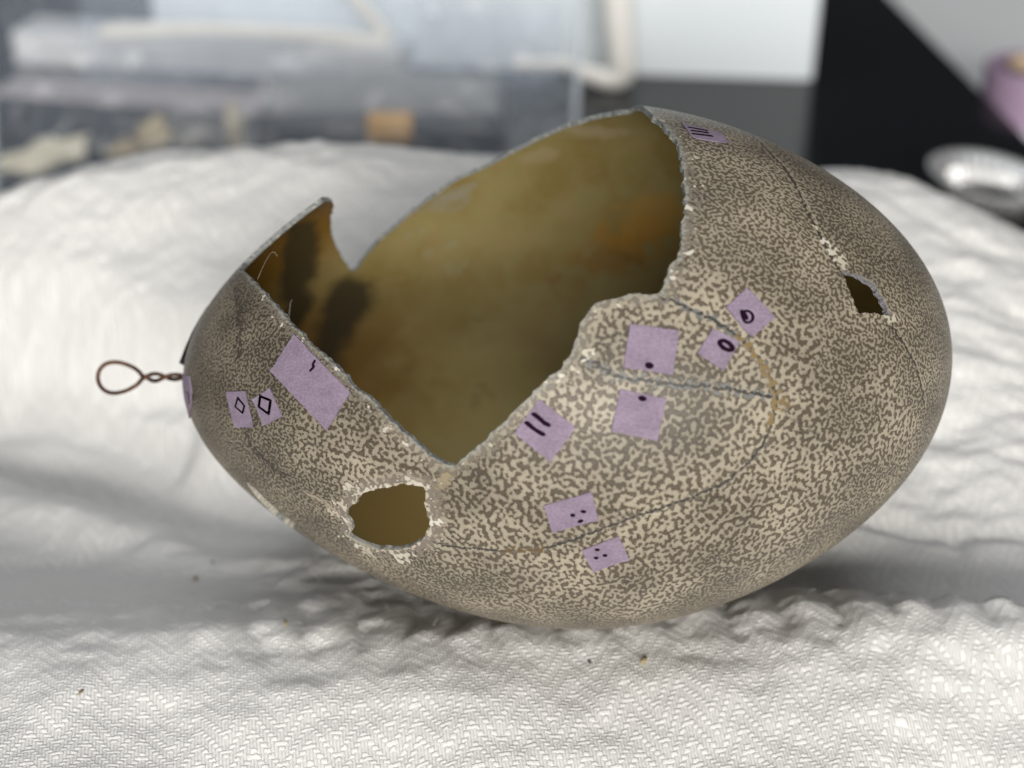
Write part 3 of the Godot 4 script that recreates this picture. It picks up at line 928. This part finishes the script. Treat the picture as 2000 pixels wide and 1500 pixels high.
func cushion_height(x: float, z: float) -> float:
	var s := along(CUSHION_TOP, x)
	var zr := along(FOLD_LINE, x)
	var h := -0.0465
	var edge := (0.009 + 0.006 * smoothstep(-0.04, -0.08, x)) * smoothstep(0.03, 0.09, absf(x - 0.005))
	var d := zr - z
	if d > 0.0:
		var reach := zr + 0.12
		var u := d / reach
		h = lerpf(-0.0465 - edge * smoothstep(0.0, 0.006, d), s, 0.5 * smoothstep(0.0, 1.0, u) + 0.5 * pow(minf(u, 1.0), 1.4))
		if u > 1.0: h = s - (s + 0.088) * pow(clampf((u - 1.0) * reach / 0.075, 0, 1), 2.2)
	else:
		# front layer: a soft ridge at the fold, then a shallow swell towards the viewer
		h += (0.0032 + 0.0030 * smoothstep(-0.04, -0.08, x)) * exp(-pow((d + 0.010) / 0.009, 2.0)) * smoothstep(0.02, 0.07, absf(x - 0.005))
		var past := z - along(CREST, x)
		if past < 0.0: h += 0.0062 * smoothstep(-0.034, -0.002, past)
		else:
			var steep := lerpf(0.20, 0.46, smoothstep(-0.075, -0.035, x))
			h += 0.0062 - steep * (past - 0.008 * (1.0 - exp(-past / 0.008)))
	# hollows where the egg rests and where the front layer sags at the left
	var sag := smoothstep(-0.025, -0.07, x) * smoothstep(0.026, -0.034, z)
	h -= 0.013 * sag * smoothstep(0.045, 0.0, d)
	h -= 0.0006 * exp(-(pow((x - 0.009) / 0.03, 2.0) + pow(z / 0.02, 2.0)))
	# puckers: soft scallops close to the fold and the seam, long wrinkles elsewhere
	var n1 := bumps.get_noise_2d(x * 5000.0, z * 6000.0)
	var n2 := bumps.get_noise_2d(x * 2600.0 + 700.0, z * 5200.0 + z * x * 9000.0)
	var n3 := bumps.get_noise_2d(x * 1500.0 - 900.0, z * 2400.0)
	var close := exp(-pow((d + 0.016) / 0.016, 2.0))
	h += (0.45 - absf(n1) * 1.6) * 0.0008 * close
	h += n2 * (0.0012 + 0.0012 * smoothstep(0.01, 0.05, d)) + n3 * 0.0022 + bumps.get_noise_2d(x * 1400.0 + 300.0, z * 9000.0 + x * 3500.0) * 0.0011 * smoothstep(0.01, 0.04, d)
	# gathered scallops in front of the egg and along the seam at the left
	var phase := x / 0.0098 + 0.6 * n3 + 0.35 * n2
	h += (absf(sin(PI * phase)) - 0.55) * 0.0017 * exp(-pow((z - 0.0165 + 0.05 * x) / 0.0075, 2.0)) * smoothstep(-0.075, -0.03, x)
	h += (absf(sin(PI * (phase * 0.83 + 0.3))) - 0.55) * 0.0012 * exp(-pow((z - 0.0105) / 0.0055, 2.0)) * smoothstep(-0.02, -0.06, x)
	for c in creases:
		var b: float = c[2]
		var best := 1.0
		for k in c[0].size() - 1: best = minf(best, seg_dist(Vector2(x, z), c[0][k], c[0][k + 1]))
		if best < b * 5.0:
			h -= c[1] * exp(-pow(best / b, 2.0)) - c[1] * 0.3 * exp(-pow((best - b * 2.2) / (b * 1.3), 2.0))
	return h


func build_cushion() -> void:
	bumps.seed = 14
	var x0 := -0.21
	var x1 := 0.21
	var z0 := -0.235
	var z1 := 0.13
	var nx := 440
	var nz := 400
	var p := PackedVector3Array()
	var uv := PackedVector2Array()
	for j in nz + 1:
		for i in nx + 1:
			var x := lerpf(x0, x1, float(i) / nx)
			var z := lerpf(z0, z1, float(j) / nz)
			var y := cushion_height(x, z)
			var e := minf(minf(x - x0, x1 - x), minf(z - z0, z1 - z))
			if e < 0.02: y = lerpf(-0.089, y, sqrt(1.0 - pow(1.0 - e / 0.02, 2.0)))
			p.append(Vector3(x, y, z))
			uv.append(Vector2(x * 0.985 - z * 0.17, z * 0.985 + x * 0.17 + (y + 0.0465) * 0.6) / 0.0094)
	var o := put("cushion", sheet(p, nx + 1, nz + 1, uv), cloth_material(), self)
	tag(o, "soft white twill cloth cushion with puckered folds under the egg", "cushion")


func at_cloth(x: float, z: float, lift := 0.0) -> Vector3:
	return Vector3(x, cushion_height(x, z) + lift, z)


func build_specks() -> void:
	# small bits of shell and dirt on the cloth in front of the egg
	var list := [
		["straw_bit", Vector2(-.0424, .0193), Vector3(.0006, .0004, .0021), lin(.33, .27, .15), "tiny straw-coloured sliver on the cloth in front of the round hole", "sliver"],
		["shell_crumb", Vector2(.0239, .0293), Vector3(.0022, .0007, .0011), lin(.42, .33, .18), "amber flake of shell on the cloth in front of the egg's middle", "crumb"],
		["shell_crumb", Vector2(-.0664, -.0099), Vector3(.0011, .0006, .0010), lin(.30, .22, .10), "small tan crumb on the cloth left of the egg", "crumb"],
		["straw_bit", Vector2(-.0757, .0385), Vector3(.0005, .0004, .0014), lin(.28, .20, .12), "tiny brown sliver on the cloth nearest the lower left corner", "sliver"],
		["dark_speck", Vector2(.0141, .0293), Vector3(.0005, .0004, .0009), lin(.06, .055, .05), "dark speck on the cloth beside the amber flake", "speck"],
		["dark_speck", Vector2(-.0634, -.0139), Vector3(.0006, .0004, .0005), lin(.10, .09, .08), "dark speck on the cloth just behind the tan crumb", "speck"]]
	var k := 0
	for q in list:
		var st := SurfaceTool.new()
		st.begin(Mesh.PRIMITIVE_TRIANGLES)
		var b := SphereMesh.new()
		b.radius = 0.5
		b.height = 1.0
		b.radial_segments = 9
		b.rings = 5
		var a := b.get_mesh_arrays()
		var v: PackedVector3Array = a[Mesh.ARRAY_VERTEX]
		for i in v.size(): v[i] *= (1.0 + 0.9 * wob.get_noise_3d(v[i].x * 3.0 + k * 7.0, v[i].y * 3.0, v[i].z * 3.0)) * q[2]
		var m := ArrayMesh.new()
		a[Mesh.ARRAY_VERTEX] = v
		m.add_surface_from_arrays(Mesh.PRIMITIVE_TRIANGLES, a)
		var o := put(q[0], m, mat(q[3], 0.6), self, at_cloth(q[1].x, q[1].y, q[2].y * 0.4))
		o.rotation.y = 0.3 + k * 0.8
		tag(o, q[4], q[5])
		k += 1
	# lint: short stray fibres standing out of the weave
	var lint := []
	for i in 380:
		var x := rng.randf_range(-0.1, 0.1)
		var z := rng.randf_range(-0.01, 0.07)
		var s := at_cloth(x, z)
		var l := rng.randf_range(0.0006, 0.0022)
		var w := rng.randf_range(0, TAU)
		var path := []
		for q in 4:
			var t := q / 3.0
			path.append(s + Vector3(cos(w + t) * l * t * 0.7, l * t * (1.1 - 0.5 * t), sin(w + t) * l * t * 0.7))
		lint.append(path)
	var st := SurfaceTool.new()
	st.begin(Mesh.PRIMITIVE_TRIANGLES)
	for path in lint: st.append_from(tube(path, 0.000036, 4, 0.5), 0, Transform3D())
	tag(put("lint_fibres", st.commit(), mat(lin(.85, .84, .82), 0.9), self), "short white lint fibres standing up from the cushion's weave", "lint", "", "stuff")


# ------------------------------------------------------------------ the blurred things behind
func build_table() -> void:
	var floor_mesh := BoxMesh.new()
	floor_mesh.size = Vector3(5, 0.03, 5)
	tag(put("ground", floor_mesh, mat(lin(.86, .87, .875), 0.6), self, Vector3(0, -0.1115, -0.8)), "pale grey work surface beyond the black board", "", "", "structure")
	var black := mat(lin(.0085, .0095, .0110), 0.14, 0.27)
	var p := CSGPolygon3D.new()
	p.name = "black_board"
	p.polygon = PackedVector2Array([Vector2(-0.55, 0.25), Vector2(0.236, 0.25), Vector2(0.2246, -0.36), Vector2(0.2187, -0.6115), Vector2(0.2170, -0.9), Vector2(-0.55, -0.9)])
	p.depth = 0.006
	p.material = black
	p.rotation.x = PI / 2
	p.position = Vector3(0, -0.0902, 0)
	add_child(p, true)
	tag(p, "thin glossy black board lying on the pale work surface under the cushion", "board")


func build_background() -> void:
	var white := mat(lin(.80, .86, .90), 0.6)
	var o := put("white_box", rounded_box(Vector3(0.33, 0.24, 0.07), 0.004), white, self, Vector3(-0.0135, 0.030, -0.4945))
	o.rotation.y = -0.11
	tag(o, "plain pale white box standing on the black board behind the egg", "box")
	# a cream foam roll hangs before the box and bends away at the bottom
	var path := smooth_path([Vector3(.0480, .03, -.437), Vector3(.0485, -.0352, -.432), Vector3(.0514, -.0664, -.43), Vector3(.0525, -.0775, -.43), Vector3(.0455, -.0800, -.43), Vector3(.034, -.0765, -.43), Vector3(.0243, -.0726, -.43), Vector3(.0, -.0714, -.425)], 6)
	tag(put("foam_roll", tube(path, 0.0082, 14, 0.25), mat(lin(.95, .93, .88), 0.8), self), "bent cream white foam roll in front of the white box", "foam roll")
	# aluminium cup
	var silver := mat(lin(.80, .80, .80), 0.42)
	silver.metallic = 0.75
	var cup := thing("metal_cup", Vector3(0.1865, -0.0900, -0.295), "small shallow silver metal cup with a fluted flaring rim beside the cushion", "cup")
	put("bowl", lathe([Vector2(.0001, .0006), Vector2(.0125, .0006), Vector2(.0140, .0012), Vector2(.0152, .0060), Vector2(.0170, .0098), Vector2(.0175, .0098), Vector2(.0158, .0058), Vector2(.0146, .0004), Vector2(.0125, .0), Vector2(.0001, .0)], 168, 0.05, 28), silver, cup)
	put("rim", lathe([Vector2(.0168, .0096), Vector2(.0205, .0122), Vector2(.0232, .0128), Vector2(.0238, .0134), Vector2(.0236, .0142), Vector2(.0228, .0140), Vector2(.0203, .0130), Vector2(.0168, .0104)], 168, 0.03, 28), silver, cup)
	cup.rotation = Vector3(0.05, 0, -0.10)
	cup.position.y += 0.0012
	# roll of lilac tape
	var roll := thing("tape_roll", Vector3(0.2475, -0.0965, -0.425), "roll of lilac tape lying flat on the pale surface beyond the black board", "tape roll")
	put("wound_tape", lathe([Vector2(.0135, .0), Vector2(.0222, .0), Vector2(.0230, .0006), Vector2(.0230, .0244), Vector2(.0222, .0250), Vector2(.0135, .0250), Vector2(.0135, .0)], 64), mat(lin(.33, .235, .335), 0.6), roll)
	put("cardboard_core", lathe([Vector2(.0120, .0003), Vector2(.0134, .0003), Vector2(.0134, .0256), Vector2(.0120, .0256), Vector2(.0120, .0003)], 48), mat(lin(.55, .42, .28), 0.8), roll)
	# grey case with a gold label
	var case_ := thing("grey_case", Vector3(-0.0575, -0.0900, -0.388), "rounded grey plastic case with a gold label, inside the clear bag", "case")
	put("case_body", rounded_box(Vector3(.110, .0165, .062), .0075, 9), mat(lin(.035, .034, .035), 0.3), case_, Vector3(0, .0083, 0))
	var lid := PackedVector3Array()
	for j in 25:
		for i in 41:
			var x := lerpf(-.050, .050, i / 40.0)
			var z := lerpf(-.025, .025, j / 24.0)
			var round_ := clampf(1.0 - pow(absf(x) / .0502, 3.0), 0, 1) * clampf(1.0 - pow(absf(z) / .0252, 3.0), 0, 1)
			lid.append(Vector3(x, .0158 + .0065 * pow(round_, 0.6), z))
	put("lid", sheet(lid, 41, 25), mat(lin(.23, .225, .22), 0.42), case_)
	var lab := PackedVector3Array()
	for j in 13:
		for i in 9:
			var t := j / 12.0
			var x := lerpf(-.0050, .0140, i / 8.0)
			var a := t * PI * 0.5
			lab.append(Vector3(x, .0166 - .0077 + .0079 * cos(a) - maxf(0.0, t - 0.8) * .02, .0235 + .0079 * sin(a)))
	var gold := mat(lin(.66, .34, .04), 0.45)
	put("label", sheet(lab, 9, 13), gold, case_)
	# pink-edged card inside the bag
	o = put("card_strip", rounded_box(Vector3(.15, .007, .03), .002), mat(lin(.40, .36, .375), 0.7), self, Vector3(-.172, -.0863, -.418))
	o.rotation.y = -0.22
	tag(o, "pale pinkish card strip lying inside the clear bag", "card")
	var o2 := put("white_card", rounded_box(Vector3(.20, .022, .03), .003), mat(lin(.62, .63, .64), 0.7), self, Vector3(-.150, -.0788, -.468))
	o2.rotation.y = -0.16
	tag(o2, "long white card folded behind the pinkish strip in the bag", "card")

	# a cream paper roll, added for a bright crease highlight on the bag
	var px := smooth_path([Vector3(-.200, -.0625, -.448), Vector3(-.150, -.0610, -.448), Vector3(-.095, -.0635, -.448), Vector3(-.062, -.0660, -.448), Vector3(-.072, -.050, -.450), Vector3(-.088, -.030, -.452)], 8)
	tag(put("added_paper_roll", tube(px, .0034, 10), mat(lin(.90, .87, .80), 0.8), self), "thin rolled cream paper bent to a corner, added for a bright crease highlight, behind the grey case in the bag", "paper")


func shard(called: String, at: Vector3, size: Vector3, turn: Vector3, c: Color, label: String, seed_: float) -> void:
	# a curved, broken piece of thick shell
	var n := 14
	var p := PackedVector3Array()
	for side in 2:
		for j in n + 1:
			for i in n + 1:
				var u := float(i) / n * 2.0 - 1.0
				var v := float(j) / n * 2.0 - 1.0
				var r := Vector2(u * sqrt(1 - v * v / 2.0), v * sqrt(1 - u * u / 2.0))
				var k := 0.85 + 0.5 * wob.get_noise_2d(atan2(r.y, r.x) * 1.3 + seed_ * 10.0, seed_)
				var dome := 1.0 - 0.55 * r.length_squared()
				p.append(Vector3(r.x * size.x * k, size.y * dome + (0.0 if side == 0 else -0.0022) * (1.0 if r.length() < 0.97 else 0.4), r.y * size.z * k))
	var m := ArrayMesh.new()
	for side in 2:
		var half := p.slice(side * (n + 1) * (n + 1), (side + 1) * (n + 1) * (n + 1))
		var a := sheet(half, n + 1, n + 1).surface_get_arrays(0)
		m.add_surface_from_arrays(Mesh.PRIMITIVE_TRIANGLES, a)
	var o := put(called, m, mat(c, 0.6), self, at)
	o.rotation = turn
	tag(o, label, "eggshell piece")


func build_bag_contents() -> void:
	shard("eggshell_piece", Vector3(-.153, -.080, -.352), Vector3(.0095, .007, .008), Vector3(.9, .3, .55), lin(.62, .50, .30), "cream eggshell piece lying tilted in the clear bag, left of the grey case", 1.0)
	shard("eggshell_piece", Vector3(-.1190, -.0775, -.352), Vector3(.005, .006, .0135), Vector3(1.35, .25, .2), lin(.60, .52, .38), "narrow cream eggshell piece standing upright against the grey case", 2.0)
	shard("eggshell_piece", Vector3(-.196, -.0835, -.330), Vector3(.022, .008, .010), Vector3(.5, .35, .25), lin(.80, .73, .55), "long bright cream eggshell piece at the bag's lower left corner", 3.0)
	shard("eggshell_piece", Vector3(-.137, -.0850, -.358), Vector3(.011, .006, .008), Vector3(.35, .1, -.1), lin(.27, .25, .22), "speckled grey eggshell piece lying between two cream ones", 4.0)
	shard("eggshell_piece", Vector3(-.166, -.0850, -.344), Vector3(.008, .005, .006), Vector3(.5, .8, .3), lin(.55, .44, .27), "small tan eggshell piece lying below the tilted cream one", 5.0)


func bag_sheet(front: bool) -> PackedVector3Array:
	var p := PackedVector3Array()
	for j in 61:
		for i in 81:
			var u := i / 80.0
			var v := j / 60.0
			var x := lerpf(-.206, .0235, u) + lerpf(0.0, -.012, v) * (1.0 - u) + .010 * v * u
			var y := lerpf(-.0885, .075, v)
			var z := -.296 - .62 * (y + .09)
			var side := sqrt(clampf(minf(u, 1 - u) / .05, 0, 1))
			var puff := .010 * side * sin(PI * clampf(v * 1.1, 0, 1))
			var n := bumps.get_noise_2d(x * 2600.0 + (0.0 if front else 999.0), y * 3200.0) * .003 + (0.5 - absf(bumps.get_noise_2d(x * 2500.0 + y * 5200.0, y * 1500.0 - x * 3000.0 + 300.0))) * (.0013 + .014 * pow(absf(u * 2.0 - 1.0), 4.0))
			if front: z += puff + n * side
			else: z += -.135 - puff + n * side
			p.append(Vector3(x, y, z))
	return p


func build_bag() -> void:
	var film := mat(Color(0.85, 0.90, 0.97, 0.13), 0.24, 0.32)
	film.transparency = BaseMaterial3D.TRANSPARENCY_ALPHA
	var bag := thing("clear_bag", Vector3(-0.09, -0.0885, -0.30), "large clear plastic bag standing behind the cushion, holding a grey case and eggshell pieces", "plastic bag")
	var shift := Vector3(0.09, 0.0885, 0.30)
	put("front_film", sheet(bag_sheet(true), 81, 61), film, bag, shift)
	put("back_film", sheet(bag_sheet(false), 81, 61), film, bag, shift)
	# welded side seams and a pale zip strip
	var weld := mat(Color(0.90, 0.93, 0.96, 0.45), 0.4, 0.6)
	weld.transparency = BaseMaterial3D.TRANSPARENCY_ALPHA
	var f := bag_sheet(true)
	var seams := []
	for s in 2:
		var path := []
		for j in range(0, 61, 3): path.append(f[j * 81 + (0 if s == 0 else 80)])
		seams.append(path)
	for path in seams: put("seam", tube(path, 0.0016, 8), weld, bag, shift)
	var cord := []
	for j in range(24, 61, 2):
		var t := (j - 24) / 36.0
		cord.append(f[j * 81 + int(lerpf(61.0, 56.5, minf(1.0, t * 1.7)))] + Vector3(0, 0, .002))
	put("zip_strip", tube(smooth_path(cord, 3), 0.0030, 8), weld, bag, shift)


func _ready() -> void:
	# camera: a close phone lens looking down at the egg
	var cam := Camera3D.new()
	cam.name = "camera"
	var eye := CameraAttributesPhysical.new()
	eye.frustum_focal_length = 12.0 / tan(atan(0.75 * tan(deg_to_rad(20.0))))
	eye.frustum_focus_distance = 0.232
	eye.frustum_near = 0.01
	eye.frustum_far = 20.0
	eye.exposure_aperture = 9.2
	cam.attributes = eye
	cam.position = Vector3(0, 0.13, 0.2251666)
	cam.rotation.x = deg_to_rad(-30.0)
	cam.far = 20.0
	cam.near = 0.01
	cam.fov = rad_to_deg(2.0 * atan(0.75 * tan(deg_to_rad(20.0))))
	add_child(cam)
	cam.current = true

	# a dim room, a bright window before the table and an added overhead light
	var env := Environment.new()
	env.background_mode = Environment.BG_COLOR
	env.background_color = lin(0.035, 0.037, 0.040)
	env.tonemap_mode = Environment.TONE_MAPPER_LINEAR
	env.tonemap_exposure = 1.12
	env.sdfgi_enabled = true
	env.ssao_enabled = true
	env.ssil_enabled = true
	var we := WorldEnvironment.new()
	we.name = "environment"
	we.environment = env
	add_child(we)
	soft_light("window_light_front", Vector3(0.35, 0.95, 4.0), Vector3(0, -0.02, 0), Vector2(3.4, 1.5), 20.5, Color(1.0, 0.985, 0.96))
	soft_light("overhead_fill", Vector3(-0.25, 1.7, 0.05), Vector3(0, -0.02, -0.15), Vector2(1.5, 1.5), 1.3, Color(0.98, 0.99, 1.0))  # unseen overhead panel, added to brighten the opening and the cushion

	rng.seed = 77
	wob.seed = 9
	wob.frequency = 1.0
	build_table()
	build_cushion()
	build_egg()
	var egg: Node3D = get_node("broken_egg")
	build_tapes(egg)
	build_wire(egg)
	build_fibres(egg)
	build_background()
	build_bag_contents()
	build_bag()
	build_specks()


func soft_light(called: String, at: Vector3, to: Vector3, size: Vector2, energy: float, c: Color) -> void:
	var l := AreaLight3D.new()
	l.name = called
	l.area_size = size
	l.area_normalize_energy = true
	l.light_energy = energy
	l.light_color = c
	l.area_range = 8.0
	l.area_attenuation = 2.0
	l.shadow_enabled = true
	add_child(l)
	l.look_at_from_position(at, to)
